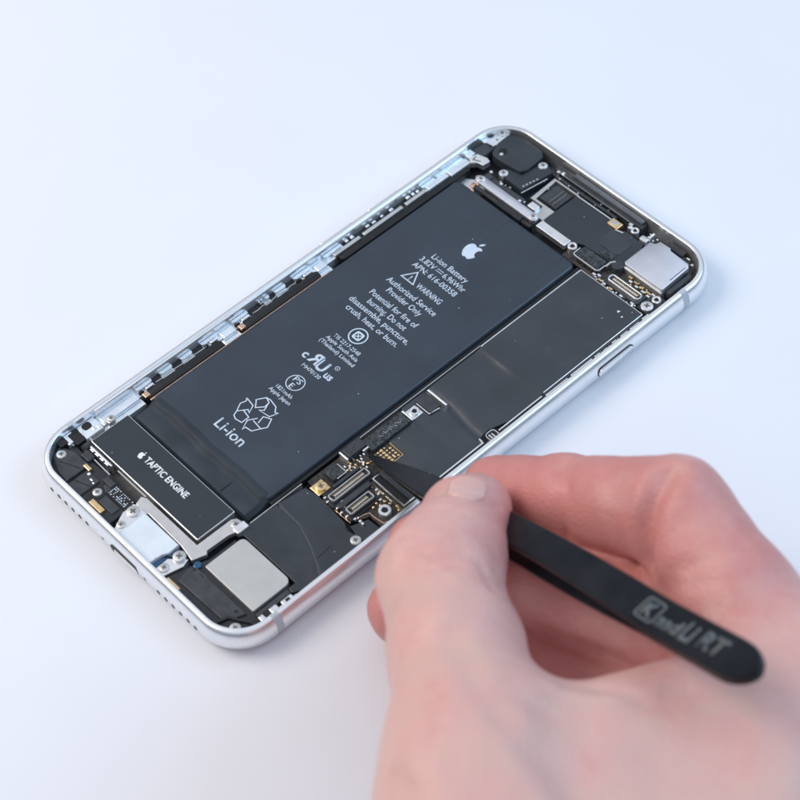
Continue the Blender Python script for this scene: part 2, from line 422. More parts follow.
# ---- haptic motor
tap = part('haptic_motor', steel, phone, lambda b: b.box(-26.5, 7.75, -56.75, -47.1, 1.9, 4.9, .1, .25))
part('motor_face', tapm, tap, lambda b: b.box(-26.32, 7.56, -56.55, -47.27, 4.6, 4.96, .03, .2))
ink_obj('printed_text', [('TAPTIC ENGINE', -14.9, -1.7, -51.5, 1.5, False, 0)], tap, inkt, 4.97, .03)
ink_obj('printed_logo', [], tap, inkt, 4.97, 0, lambda b: apple(b, -16.2, -51.65, 1.75, 4.97))
part('contact_strip', steel, tap, lambda b: [b.box(-25.6, -18.6, -57.7, -57.3, 2, 4.7, .05)]+[b.box(-25.2+i*1.6, -24.1+i*1.6, -58.1, -57.6, 2, 4.6, .05) for i in range(4)])
part('contact_frame', satin, tap, lambda b: b.stroke([(-25.8, -58.8), (-17.5, -59.0)], .25, 4.1, .1).stroke([(-17, -57.25), (-8, -57.25)], .25, 4.2, .1))

# ---- left rail
def f(b):
    b.box(-31.4, -29.0, -55, 53, 1.5, 3.9, .1)
    for y0, y1 in ((-52.5, -42.1), (-20.3, -15.8), (6.4, 10.1)):
        b.box(-29.0, -27.1, y0, y1, 1.5, 3.5, .15)
        b.box(-30.6, -28.4, y0+.5, y1-.5, 3.6, 4.35, .3)
part('side_rail', rail, frame, f)
part('rim_shelf', alu, frame, lambda b: b.box(-31.75, -31.05, -52, 54.5, 1.5, 6.15, .25), True)
tabs = [(-42, -37.8), (-35.7, -32.3), (-30.1, -26.9), (-24.5, -20.4), (-16, -11.5), (-8.3, -7.6), (-6.6, -5.4), (-4, -.8), (1.4, 6.3), (10.2, 15.4), (39.6, 43.6)]
for y0, y1 in tabs:
    part('rail_tab', rail, frame, lambda b: b.prism([(-30.95, y0), (-30.95, y1), (-30.25, y1-.1), (-30.0-random.uniform(0, .2), y1-.5), (-29.9-random.uniform(0, .2), y0+.6), (-30.25, y0+.15)], 3.5, 4.75+random.uniform(-.15, .1), .1))
for y0, y1 in ((-42, -37.8), (-24.5, -20.4), (-16, -11.5), (1.4, 6.3)):
    part('rail_spring', steel, frame, lambda b: b.box(-29.9, -29.2, y0+.9*(y1-y0)*.5, y1-.3, 3.5, 4.6, .15, .2))
    part('spring_gap', deep, frame, lambda b: b.box(-29.75, -29.3, y0+.1, y0+.3*(y1-y0), 3.5, 4.5, .05))
part('rail_groove', deep, frame, lambda b: [b.box(-31.0, -29.5, y0, y1, 3.5, 4.2, .05) for y0, y1 in ((-37.8, -35.7), (-32.3, -30.1), (-26.9, -24.5), (-11.5, -7.3), (-5.4, -4), (-.8, 1.4), (16, 39.4))])
def f(b):
    for y0, y1 in ((-41.4, -20.6), (-15.4, 6.9), (12.8, 52)): b.box(-29.3, -27.05, y0, y1, 1.5, 4.4, .5, .9)
part('cable_channel', deep, frame, f, True)
def f(b):
    for y0, y1 in ((-37.5, -21), (-11, 1.2)): b.stroke([(-29.4+.12*math.sin(k*2.1), y0+(y1-y0)*k/9) for k in range(10)], .16, 4.3, .2)
    for y0, y1 in ((12.2, 19.9), (20.9, 32.6), (33.6, 39.6)): b.box(-29.75, -28.85, y0, y1, 3.5, 4.85, .15)
part('channel_lip', satin, frame, f)
def f(b):
    b.box(-30.1, -28.7, 40.2, 46.5, 3.0, 4.9, .2); b.box(-30.2, -28.3, 46.8, 52.8, 3.0, 4.9, .2); b.box(-31.2, -30.0, 44.4, 53, 3, 4.3, .2)
    b.box(-31.2, -29.4, 53.2, 55.4, 3, 5.2, .2)
part('corner_clip', rail, frame, f)
def f(b):
    for y in (17, 18.6, 23.2, 25.3, 27.6, 30.4, 35.3, 36.8, 38.2):
        b.box(-31.0+random.uniform(0, .4), -30.2+random.uniform(0, .3), y-random.uniform(.3, .8), y+random.uniform(.2, .6), 3.9, 4.9+random.uniform(-.3, .2), .15)
part('rail_spring', steel, frame, f)
part('button_flex', copper, frame, lambda b: [b.box(-29.0, -27.6, y, y+1.3, 3.9, 4.5, .1) for y in (-41.6, -15.6)])
# bottom-left corner ledge
def cornerpts(sx, sy, r0, r1, a0, a1, n=12):
    cx, cy = sx*(W-RC), sy*(Lh-RC); A = []
    for i in range(n+1):
        a = math.radians(a0+(a1-a0)*i/n); A.append((cx+sx*r1*math.cos(a), cy+sy*r1*math.sin(a)))
    for i in range(n+1):
        a = math.radians(a1+(a0-a1)*i/n); A.append((cx+sx*r0*math.cos(a), cy+sy*r0*math.sin(a)))
    return A
part('corner_ledge', rail, frame, lambda b: b.prism(cornerpts(-1, -1, 5.2, 7.8, -25, 14), 1.9, 4.9, .1).box(-31.4, -27.6, -58.6, -52.6, 1.9, 4.75, .15))
part('corner_ledge', rail, frame, lambda b: b.prism(cornerpts(-1, 1, 4.6, 7.8, 0, 52), 1.9, 5.0, .1))
part('ledge_notch', deep, frame, lambda b: b.box(-31.1, -29.4, -56.0, -54.0, 4, 4.95, .1, .6).box(-31.6, -29.3, -62.2, -60.2, 4, 5.1, .1, .3).box(-30.9, -27.5, -59.4, -57.0, 4, 5.0, .1, .3).box(-31.3, -30.3, -58.3, -56.9, 4, 5.1, .1, .2))
part('ledge_hole', plastic2, frame, lambda b: b.cyl(-31.1, 61.8, .85, 4.5, 5.03, 0))
screw(-28.2, -50.2, 4.9, .9, satin); screw(-29.6, 64.1, 5.0, .95)
part('rail_solder', steel, frame, lambda b: [b.box(-29.2+i*.35, -28.3+i*.3, -54.6+i*1.1, -53.9+i*1.1, 3.5, 4.9, .1) for i in range(4)])

# ---- lower-left antenna module
mod = part('microphone_module', plastic, phone, lambda b: b.prism([(-31.0, -61.0), (-29.5, -59.2), (-26, -59.4), (-15, -59.2), (-8.4, -59.4), (-8.2, -66.9), (-23.4, -66.9), (-27.6, -65.9), (-30.0, -63.8)], 1.6, 3.9, .15))
part('module_cover', plastic2, mod, lambda b: b.prism([(-30.4, -62), (-26.8, -60.6), (-22.2, -60.5), (-22.2, -66.3), (-25.5, -66), (-28.8, -64.6)], 3.6, 4.5, .2).box(-21.6, -17.6, -66.4, -61.4, 3.6, 4.3, .2, .3).box(-17.4, -14.6, -60.9, -59.5, 3.4, 4.5, .2))
part('module_groove', deep, mod, lambda b: b.stroke([(-27.2, -64.3), (-22.6, -62.3)], .25, 4.45, .08).stroke([(-21.4, -64.9), (-17.8, -63.6)], .25, 4.27, .08).cyl(-15.9, -63.4, 1.7, 3.5, 3.97, .03))
part('module_riser', plastic2, mod, lambda b: b.box(-25.5, -22.9, -60.3, -58.4, 3, 4.7, .25, .3).prism([(-17, -59.4), (-14.5, -59.2), (-14.5, -62.3), (-16.2, -61.6)], 3, 4.15, .2).box(-14, -9.5, -64.7, -62.6, 3, 4.2, .2))
part('code_label', deep, mod, lambda b: b.box(-14.4, -8.4, -62.3, -59.6, 3.5, 4.3, .05))
def f(b):
    for i in range(12):
        for j in range(5):
            if random.random() < .55: b.box(-14.1+i*.47, -14.1+i*.47+random.uniform(.15, .42), -61.95+j*.46, -61.95+j*.46+.22, 4.3, 4.33, 0)
part('label_print', ink, mod, f)
part('gold_contact', gold, mod, lambda b: b.box(-15.1, -11.2, -66.2, -65.0, 3, 4.4, .1).box(-15.2, -11.6, -66.8, -66.3, 3, 4.1, .1))
part('gold_contact', gold, mod, lambda b: b.box(-22.9, -20.9, -61.6, -60.7, 3, 4.7, .15))
part('solder_pad', steel, mod, lambda b: b.box(-20.7, -20.0, -62.3, -61.6, 3, 4.7, .15, .2).box(-19.3, -18.5, -62.7, -62.3, 3, 4.6, .1).box(-18.2, -17.7, -62.9, -62.5, 3, 4.6, .1))
screw(-28.3, -63.0, 4.55, 1.05, satin); screw(-15.9, -63.4, 4.1, 1.0, satin)

# ---- bracket and charging port
part('support_bracket', satin, phone, lambda b: b.prism([(-8.6, -57.9), (-7.4, -57.35), (8.3, -57.35), (8.35, -48.7), (9.0, -47.7), (12.0, -47.1), (11.6, -49.4), (10.9, -51.5), (10.7, -56.8), (11.4, -57.4), (10.4, -60.4), (6.3, -59.7), (-4.3, -59.5), (-4.9, -60.4), (-8.0, -59.7)], 3.4, 4.5, .12))
port = part('port_shield', white, phone, lambda b: b.prism([(-4.75, -60.0), (6.0, -60.0), (6.15, -62.6), (5.5, -63.9), (5.2, -67.0), (-4.4, -67.0)], 2, 4.95, .2))
part('port_fold', white, port, lambda b: b.stroke([(-4.4, -65.3), (5.2, -65.3)], .5, 4.92, .12))
part('port_ear', steel, port, lambda b: b.prism([(-8.2, -60.2), (-7.6, -59.8), (-4.9, -59.7), (-4.55, -66.9), (-6.2, -66.6), (-8.1, -63)], 2, 4.6, .12))
part('port_ear', steel, port, lambda b: b.prism([(6.6, -63.4), (9.6, -60.6), (10.2, -62.4), (9.2, -66.5), (6.7, -66.6)], 2, 4.3, .12))
part('port_cable', blues, port, lambda b: b.prism([(5.4, -66.9), (5.7, -64.2), (6.4, -62.8), (8.6, -60.9), (6.2, -60.9), (6.6, -66.8)], 2, 4.2, .1))
screw(-6.7, -61.4, 4.75, 1.4, satin); screw(-5.9, -65.1, 4.7, .95, satin); screw(8.1, -61.6, 4.75, 1.35, satin); screw(7.9, -65.3, 4.45, 1.1, satin)
screw(10.1, -48.8, 4.65, 1.15, satin)
part('bracket_hook', steel, phone, lambda b: b.box(10.4, 12.2, -50.1, -47.2, 3.5, 4.85, .15, .3))

# ---- loudspeaker and the flex film beside it
spk = part('loudspeaker', plastic, phone, lambda b: b.prism([(9.4, -66.9), (11.2, -60.3), (12.3, -57.5), (12.3, -51), (29.3, -51), (29.7, -57), (30.2, -60.4), (29.2, -63.4), (26.6, -66), (23.3, -66.9)], 1.7, 4.0, .2))
part('speaker_plate', plate, spk, lambda b: b.prism(rrect(13.4, 27.8, -59.5, -49.75, .3, 6, (1.5, 1.2, .25, .25)), 3.5, 4.75, .12))
part('speaker_shell', plastic2, spk, lambda b: b.prism([(12.4, -60.6), (27.2, -60.6), (26.4, -62.6), (24.6, -64.8), (12.0, -65.2), (11.2, -62.0)], 3.5, 4.45, .25).box(12.5, 24.5, -62.6, -62.3, 4, 4.53, .05).box(28.3, 29.5, -59.5, -51.4, 3, 4.4, .2))
part('speaker_vent', deep, spk, lambda b: b.cyl(25.4, -61.7, .45, 4.3, 4.475, 0).cyl(12.4, -61.4, .35, 4.3, 4.475, 0).box(13.8, 15.2, -61.4, -61.15, 4.3, 4.47, 0))
part('speaker_lens', blues, spk, lambda b: b.cyl(11.9, -60.2, .85, 3.5, 4.5, .2))
part('trim_ring', plastic, spk, lambda b: b.stroke([(24.5, -66.2), (25.3, -63.6), (27.3, -62.5), (29.2, -61.2), (29.6, -60)], .5, 4.2, .35))
screw(28.0, -64.2, 4.3, 1.15, satin)
part('gold_contact', gold, spk, lambda b: b.box(9.9, 13.6, -66.6, -65.9, 3, 4.1, .1).box(13.9, 16.2, -66.6, -66.1, 3, 3.9, .1))
flex = part('flex_film', film, phone, lambda b: b.prism([(12.3, -50.4), (11.4, -46.9), (11.9, -39.8), (19.0, -40.0), (24, -41.7), (27.3, -43.3), (30.9, -45.2), (30.9, -48.6), (29.6, -51.3), (28.3, -51.0), (28.3, -49.3), (13, -49.3)], 1.8, 4.3, .12))
part('film_step', film, flex, lambda b: b.prism([(11.9, -39.6), (12.9, -33.2), (16.0, -32.6), (24.6, -33.2), (26.4, -34.2), (29.2, -33.4), (31.0, -35.6), (31.1, -45.0), (27.4, -43.1), (24, -41.5), (19.0, -39.8)], 1.8, 4.42, .12))
part('film_slit', deep, flex, lambda b: b.stroke([(26.9, -38.9), (27.2, -42.6)], .22, 4.41, .03))
part('film_crease', film2, flex, lambda b: b.tube([(12.6, -39.7, 4.22), (19, -39.9, 4.26), (24, -41.6, 4.26), (27.4, -43.2, 4.24), (30.9, -45.1, 4.2)], .24, 10), True)
part('film_rib', film2, flex, lambda b: b.stroke([(15.4, -34.8), (17.6, -38.0), (26.8, -37.9), (30.5, -40.2)], .1, 4.4, .03))
screw(29.4, -34.6, 4.6, 1.1, satin)
def f(b):
    b.box(29.9, 31.4, -54.5, -51.8, 3, 5.0, .15, .3); b.box(29.6, 31.4, -57.2, -55.4, 3, 5.0, .15, .3); b.box(30.6, 31.45, -61.5, -51, 3, 4.9, .1)
    b.box(29.5, 30.8, -59.8, -58.6, 3, 4.9, .15, .2)
part('corner_clip', steel, frame, f)
part('clip_gap', deep, frame, lambda b: b.box(30.2, 31.0, -53.6, -52.6, 4, 5.03, 0).box(29.4, 30.9, -58.5, -57.3, 4, 5.03, .05).box(29.6, 31, -61.6, -60.0, 4, 5.03, .05))

# ---- logic board
board = part('logic_board', pcb, phone, lambda b: b.prism([(11.5, -31.5), (11.5, 47.8), (30.2, 47.8), (30.4, -26), (29.8, -28.3), (26.6, -28.3), (25.6, -31.2), (16.5, -31.6)], 1.9, 3.5, .05))
part('shield_can', steel, board, lambda b: b.box(11.35, 29.5, 17.3, 47.25, 2, 4.4, .1, .3))
part('shield_label', film2, board, lambda b: b.box(11.7, 29.3, 17.2, 47.0, 4.2, 4.46, .03, .15))
part('label_mark', inkt, board, lambda b: b.prism([(25.0, 44.1), (25.6, 44.5), (25.5, 43.7)], 4.46, 4.48, 0).cyl(26.9, 43.5, .2, 4.46, 4.48, 0, 8))
def f(b):
    # one long film pressed down over the low shields, dipping between them
    L = []
    ys = [17.25, 16.9, 16.4, 15.6, 14, 8, 3.4, 2.4, 1.7, 1.2, .7, .1, -1, -4, -6]
    zs = [4.43, 4.4, 4.3, 4.1, 3.98, 4.08, 4.1, 4.05, 3.85, 3.6, 3.64, 3.92, 4.04, 4.1, 4.1]
    nx = 26
    for i in range(nx+1):
        t = i/nx; row = []
        for y, z in zip(ys, zs):
            c = 28.1 if .2 < y < 4.2 else 29.5
            yy = y+.5*math.sin(t*5)*(1 if -1 < y < 16 else 0)
            row.append((11.7+(c-11.7)*t, yy, z))
        L.append(row)
    b.loops([q+[(q[-1][0], q[-1][1], 2.6), (q[0][0], q[0][1], 2.6)] for q in L])
    b.prism([(15.85, -5.99), (15.85, -13.35), (20.6, -13.35), (20.6, -20.3), (29.5, -20.3), (29.5, -5.99)], 2.5, 4.1, .01)
part('insulating_film', film2, board, f, True)
part('shield_edge', steel, board, lambda b: b.stroke([(29.75, -13), (29.75, -.3), (28.5, -.1)], .32, 3.9, .3).stroke([(29.75, -20.5), (29.75, -13)], .3, 3.9, .25).stroke([(11.55, 17), (11.55, 34)], .3, 4.1, .2))
part('edge_slot', steel, board, lambda b: b.frame(rrect(28.5, 30.9, 1.2, 3.8, .8), .2, 2.5, 4.25).stroke([(29.8, 4.2), (29.8, 16.6)], .3, 4.0, .3))
part('slot_cavity', deep, board, lambda b: b.prism(rrect(28.5, 30.7, 1.2, 3.7, .6), 2, 3.6, 0))
part('slot_contact', satin, board, lambda b: b.box(29.0, 30.2, 1.9, 2.3, 3, 4.0, .05).box(29.1, 30.3, 2.6, 2.95, 3, 4.0, .05))
fx = part('battery_cable', tex, phone, lambda b: b.box(12.6, 15.75, -17.6, -6.9, 2, 4.75, .15, .2))
part('cable_print', ink, fx, lambda b: [b.stroke([(14.0+.3*math.sin(i*1.7), -14.2+i*.45), (14.35+.3*math.sin(i*2.3), -14.0+i*.45)], .07, 4.75, .01) for i in range(14)])
part('cable_bracket', steel, board, lambda b: b.box(12.6, 15.8, -6.75, -6.3, 2, 4.8, .06).box(12.9, 15.6, -6.2, -3.4, 2, 4.2, .1, .2))
boss(14.3, -4.7, 4.75, 1.1)
part('cable_plug', plastic2, board, lambda b: b.box(12.6, 17.0, -2.7, .2, 2, 4.7, .2, .2))
part('plug_latch', steel, board, lambda b: b.box(12.3, 17.9, .75, 1.25, 2, 4.8, .08).stroke([(13.1, -3.0), (16.9, -3.0), (17.3, -.4)], .2, 4.3, .2))
part('cable_plug', plastic2, board, lambda b: b.box(11.3, 13.9, -22.2, -17.5, 2, 5.0, .2, .15))
part('plug_latch', steel, board, lambda b: b.box(11.3, 13.9, -22.8, -22.35, 2, 4.7, .08).box(14.2, 14.6, -19.0, -17.3, 2, 4.7, .05))
def grid(name, m, fn, par=board): part(name, m, par, fn)
part('pad_field', pcb, board, lambda b: b.box(16.0, 20.5, -18.3, -13.5, 3, 3.9, .03))
part('pad_outline', gold, board, lambda b: b.stroke([(16.3, -13.55), (20.45, -13.6), (20.45, -17.6), (19.0, -18.2)], .14, 3.9, .2))
def f(b):
    for i in range(5):
        for j in range(5):
            if (i, j) not in ((3, 3), (4, 3), (0, 4)): b.cyl(16.55+i*.82, -17.75+j*.86, .22+.07*((i*3+j) % 3), 3.85, 4.05, .06, 10)
    b.box(18.9, 19.9, -15.3, -14.95, 3.8, 4.1, .05)
part('contact_pads', gold, board, f)
part('small_components', gold, board, lambda b: [b.box(x-.22, x+.22, y-.16, y+.16, 3.3, 3.9+.2*random.random(), .04) for x, y in ((14.6, -22.6), (15.5, -22.1), (15.3, -23.5), (16.3, -23.1), (14.9, -21.0), (15.9, -20.6), (16.7, -21.8), (17.0, -19.9))])
part('small_components', steel, board, lambda b: [b.box(x-.28, x+.28, y-.15, y+.15, 3.3, 3.95, .04) for x, y in ((15.0, -23.1), (16.0, -22.6), (15.2, -20.2), (16.5, -20.9), (17.5, -20.8), (14.3, -23.9))])
ch = part('chip', tex, phone, lambda b: b.box(12.7, 15.6, -28.1, -24.9, 2, 4.5, .15, .15))
part('chip_edge', steel, ch, lambda b: b.stroke([(13.0, -24.75), (15.75, -24.75), (15.75, -27.2)], .16, 4.2, .22))
part('gold_plate', gold, board, lambda b: b.box(13.2, 16.1, -32.4, -29.3, 2, 3.95, .1))
screw(14.8, -30.7, 4.35, 1.25, gold)
for (x0, x1, y0, y1) in ((17.5, 19.7, -31.7, -21.4), (22.3, 24.5, -31.3, -24.7)):
    h = part('socket_housing', plastic, phone, lambda b: b.box(x0-.8, x1+.7, y0-.6, y1+.6, 2, 3.9, .15, .4).box(x0, x1, y0, y1, 3, 4.15, .05, .3))
    part('socket_rim', satin, h, lambda b: b.frame(rrect(x0+.1, x1-.1, y0+.1, y1-.1, .45), .3, 4.0, 4.75).box((x0+x1)/2-.17, (x0+x1)/2+.17, y0+1.2, y1-1.2, 4.1, 4.6, .05))
    part('socket_pins', gold, h, lambda b: [b.box(xx-.1, xx+.1, y, y+.16, 4.1, 4.45, 0) for xx in ((x0+x1)/2-.42, (x0+x1)/2+.42) for y in np.arange(y0+1.1, y1-1.1, .34)])
part('socket_flex', plastic2, board, lambda b: b.box(20.3, 21.6, -31.6, -23.0, 2, 4.3, .2, .3).box(16.2, 16.9, -29.0, -22.0, 2, 4.3, .15))
part('small_components', steel, board, lambda b: [b.box(x-.2, x+.2, y-.28, y+.28, 3.3, 4.0, .04) for x, y in ((20.8, -31.7), (21.5, -30.6), (20.3, -30.0), (22.2, -31.9), (23.6, -31.7), (25.2, -31.0), (18.3, -32.1), (17.2, -31.8), (25.3, -24.3), (24.0, -23.6), (23.0, -23.2))])
part('small_components', gold, board, lambda b: [b.cyl(x, y, .3, 3.4, 3.85, .1, 10) for x, y in ((25.3, -25.4), (26.2, -25.2), (25.6, -26.5), (26.1, -23.9), (27.2, -23.5), (28.6, -22.9), (29.6, -23.3))])
part('copper_edge', copper, board, lambda b: b.stroke([(25.2, -31.1), (25.5, -29.0), (26.0, -27.9), (27.5, -27.9), (29.8, -27.6), (30.1, -26.5)], .18, 3.5, .15).stroke([(17.0, -32.3), (25.0, -32.1)], .18, 3.2, .2))
part('spring_contact', deep, board, lambda b: b.box(21.0, 29.5, -21.9, -20.8, 2, 4.2, .05))
part('spring_rim', steel, board, lambda b: b.stroke([(20.75, -20.5), (20.75, -22.15), (29.9, -22.15), (29.9, -20.6)], .22, 3.9, .5))
part('pcb_dash', inkt, board, lambda b: b.box(22.4, 24.3, -22.95, -22.75, 3.45, 3.53, 0).box(25.2, 27.0, -22.95, -22.75, 3.45, 3.53, 0))
boss(28.0, -25.6, 4.5, 1.35)
part('board_recess', film, phone, lambda b: b.prism([(25.4, -32.6), (26.7, -28.9), (29.6, -28.7), (30.9, -30.2), (30.9, -32.6), (28.5, -33.3)], 1.9, 3.2, .05))
def scatter(m, n, x0, x1, y0, y1, z, seed, sz=(.12, .3)):
    rg_ = random.Random(seed); put = []
    for _ in range(n*6):
        x, y = rg_.uniform(x0, x1), rg_.uniform(y0, y1)
        if len(put) >= n or any(abs(x-a)+abs(y-c) < .85 for a, c in put): continue
        put.append((x, y)); a, c = rg_.uniform(*sz), rg_.uniform(*sz)
        part('small_components', m, phone, lambda b: b.box(x-a, x+a, y-c, y+c, 2.2, z+rg_.uniform(-.1, .25), .05))
scatter(steel, 9, 14.0, 17.0, -24.2, -19.0, 3.8, 1); scatter(gold, 7, 14.0, 17.2, -24.4, -19.0, 3.75, 2, (.1, .2))
scatter(steel, 6, 20.2, 27.0, -31.6, -29.4, 3.7, 3); scatter(gold, 8, 21.0, 29.6, -24.4, -22.6, 3.65, 4, (.1, .22))
scatter(steel, 12, 14.6, 26.8, 47.6, 48.4, 3.8, 5); scatter(gold, 8, 17.4, 27, 51.6, 53.6, 3.8, 6, (.12, .25))
scatter(satin, 10, -23.5, -11.2, 52.0, 54.4, 3.7, 7); scatter(steel, 5, -11.8, -10.4, 55.0, 63.0, 3.9, 8); scatter(satin, 8, -12, 14, 63.2, 64.6, 3.9, 9)
scatter(steel, 6, 14.5, 17, 62.5, 65.5, 4.0, 10); scatter(satin, 7, -30.5, -27.3, -60.5, -56.2, 4.2, 11); scatter(gold, 5, -21, -10, -66.6, -65, 3.7, 12, (.12, .3))
# right rail between the board and the frame
part('side_rail', steel, frame, lambda b: b.box(30.95, 31.45, -50, -1.5, 2, 5.4, .1).box(30.95, 31.45, 4.6, 48.5, 2, 5.4, .1))
def f(b):
    for y0, y1 in ((46, 48), (42.3, 45.2), (39.4, 41.6), (36.8, 38.2), (34.2, 35.6), (31.6, 33.2), (24.5, 30.8), (17.2, 23.6)):
        b.box(30.15, 30.75, y0, y1, 2, 4.5+random.uniform(-.3, .2), .15, .2)
part('rail_spring', steel, frame, f)
part('rail_solder', gold, frame, lambda b: [b.cyl(30.3, y, .25, 2, 4.1, .1, 8) for y in (44, 41, 38.8, 36.1, 33.8)])

# ---- top end
part('floor_plate', camsteel, phone, lambda b: b.prism([(-27, 46.5), (-20.8, 47.6), (-20.8, 50), (-24, 52), (-27, 50)], 1.5, 2.6, .05))
bar = part('clamp_bar', camsteel, phone, lambda b: b.prism(rrect(-23.9, -5.0, 49.35, 51.55, 1.08, 8), 4.6, 5.25, .15), True)
part('bar_shade', plastic, phone, lambda b: b.box(-22.9, -5.2, 48.2, 49.3, 2, 4.3, .2, .3).box(-15.5, -8.0, 47.9, 49.3, 2, 4.6, .15))  # black blocks standing in for the shade under the clamp bar
screw(-22.6, 50.5, 5.3, .95); screw(-6.2, 50.45, 5.3, .95)
part('bar_foot', copper, phone, lambda b: b.cyl(-24.6, 51.6, .65, 1.6, 3.6, .1).box(-24.6, -22.6, 48.6, 50.2, 1.6, 3.4, .4, .6), True)
part('contact_plate', steel, phone, lambda b: b.box(-4.3, 4.4, 49.3, 51.5, 3.4, 4.8, .12))
part('contact_plate', steel, phone, lambda b: b.box(-9.9, -7.5, 52.2, 54.0, 3.0, 4.9, .15, .25))
part('contact_plate', satin, phone, lambda b: b.prism([(-7.6, 51.8), (-4.2, 51.9), (-4.4, 55.6), (-10.4, 55.6), (-11, 62.6), (-4.2, 62.6), (-4.2, 63.0), (-11.8, 63.0), (-11.4, 55), (-7.6, 55)], 2, 4.1, .08))
sq = part('square_sensor', plastic2, phone, lambda b: b.box(-9.9, -4.9, 56.2, 61.6, 2, 4.4, .15))
part('sensor_line', satin, sq, lambda b: b.stroke([(-6.3, 56.5), (-6.3, 61.3)], .06, 4.4, .01).stroke([(-7.4, 56.5), (-7.4, 61.3)], .06, 4.4, .01))
boss(5.7, 50.5, 5.0, 1.1)
top = part('top_film', film, phone, lambda b: b.prism([(-4.6, 52.0), (-4.4, 62.1), (6.2, 62.2), (7.2, 61.0), (9.6, 61.1), (10.6, 62.1), (15.9, 62.0), (16.6, 60.5), (16.7, 55.0), (15.0, 53.2), (7, 52.9), (5, 51.9)], 1.9, 4.35, .15))
part('film_patch', film2, top, lambda b: b.prism(rrect(8.0, 14.5, 55.4, 60.4, 1.0), 4.2, 4.5, .1))
part('film_patch', tex, top, lambda b: b.box(11.0, 14.3, 53.4, 55.3, 4.2, 4.6, .1, .2))
part('film_rim', steel, top, lambda b: b.stroke([(-4.3, 62.45), (6.4, 62.5)], .28, 4.0, .3).stroke([(8.8, 60.8), (10.6, 61.3)], .3, 4.2, .25))
cv = part('socket_cover', tex, phone, lambda b: b.box(7.5, 14.1, 49.5, 52.6, 2, 4.75, .2, .5))
part('cover_rim', steel, cv, lambda b: b.stroke([(7.1, 51.5), (7.2, 49.4), (7.7, 49.15), (13.9, 49.15), (14.45, 49.6), (14.5, 51.5)], .22, 4.2, .4))
part('cable_button', plastic2, phone, lambda b: b.cyl(16.4, 53.4, 1.45, 2, 5.0, .35), True)
part('cable_loop', satin, phone, lambda b: b.tube([(14.6, 51.6, 4.3), (14.9, 52.8, 4.8), (15.6, 53.6, 4.9)], .3, 8), True)
h = part('socket_housing', plastic2, phone, lambda b: b.box(16.6, 26.7, 48.3, 51.5, 2, 4.2, .2, .7))
part('socket_rim', steel, h, lambda b: b.frame(rrect(17.3, 26.3, 48.9, 50.9, .8), .3, 4.0, 4.9).box(18.3, 25.3, 49.75, 50.05, 4.1, 4.7, .05))
part('socket_pins', gold, h, lambda b: [b.box(x, x+.16, yy-.1, yy+.1, 4.1, 4.5, 0) for yy in (49.5, 50.3) for x in np.arange(18.3, 25.3, .34)])
tp = part('top_board', pcb, phone, lambda b: b.prism([(5, 47.9), (30.3, 47.9), (30.2, 54), (15, 54), (7, 52.6), (4.9, 50)], 1.9, 3.5, .05))
part('small_components', gold, tp, lambda b: [b.box(x-.5, x+.5, y-.2, y+.2, 3.3, 4.1, .05) for x, y in ((20.4, 53.2), (22.2, 52.9), (24.0, 52.7), (25.9, 52.6), (16.2, 48.1), (19.5, 47.9))])
part('small_components', steel, tp, lambda b: [b.box(x-.4, x+.4, y-.25, y+.25, 3.3, 4.2, .05) for x, y in ((21.2, 52.3), (23.1, 52.1), (25.0, 52.0), (26.6, 51.8), (15.2, 48.9), (14.2, 48.4), (17.6, 47.9), (22.5, 47.9), (25.6, 48.0), (27.2, 52.9))])
boss(28.7, 52.3, 4.4, 1.05)
part('screw_block', plastic, phone, lambda b: b.box(26.9, 30.4, 47.9, 51.0, 2, 4.2, .2, .3))
screw(28.6, 49.4, 4.5, 1.35)
cam = part('camera_can', camsteel, phone, lambda b: b.prism([(17.1, 54.8), (17.1, 62.9), (18.3, 63.3), (18.6, 64.5), (21.5, 64.6), (22, 64.1), (27.2, 63.9), (28.0, 63.1), (28.3, 54.7), (27.9, 54.3), (17.6, 54.3)], 2, 5.3, .25), True)
part('can_slot', deep, cam, lambda b: b.stroke([(27.6, 57.6), (27.5, 62.6)], .16, 5.29, .04))
part('can_flange', satin, cam, lambda b: b.box(17.0, 28.4, 53.85, 54.35, 2, 4.6, .1))
part('camera_cable', plastic2, phone, lambda b: b.box(28.7, 29.9, 55.0, 62.4, 2, 4.6, .4, .5), True)
def f(b):
    b.prism(cornerpts(1, 1, 5.6, 6.6, 5, 85), 1.9, 4.2, .2)
    b.box(19.5, 24.5, 65.0, 66.6, 1.9, 4.6, .2)
part('corner_gasket', plastic, frame, f)
part('gasket_contact', satin, frame, lambda b: b.box(27.2, 27.8, 64.5, 65.1, 2, 4.5, .1).box(25.3, 26.2, 65.4, 65.8, 2, 4.4, .1).box(23.3, 24.0, 65.6, 66.1, 2, 4.4, .1))
part('earpiece_strip', plastic2, frame, lambda b: b.box(-13.5, 12.8, 64.9, 66.7, 2, 4.6, .2).box(-13, 6.2, 63.6, 64.3, 2, 3.9, .15))
part('earpiece_strip', ledge, frame, lambda b: b.box(-8.5, 12.2, 65.6, 66.8, 2, 5.3, .15))
part('strip_line', satin, frame, lambda b: b.stroke([(-12, 64.75), (9.5, 64.7)], .12, 4.4, .05))
part('gold_terminal', gold, phone, lambda b: b.box(6.1, 9.1, 60.9, 63.0, 2, 4.7, .15, .2))
part('terminal_face', satin, phone, lambda b: b.box(6.7, 8.3, 61.4, 62.6, 4.5, 4.78, .05))
boss(12.2, 63.4, 4.9, .95)
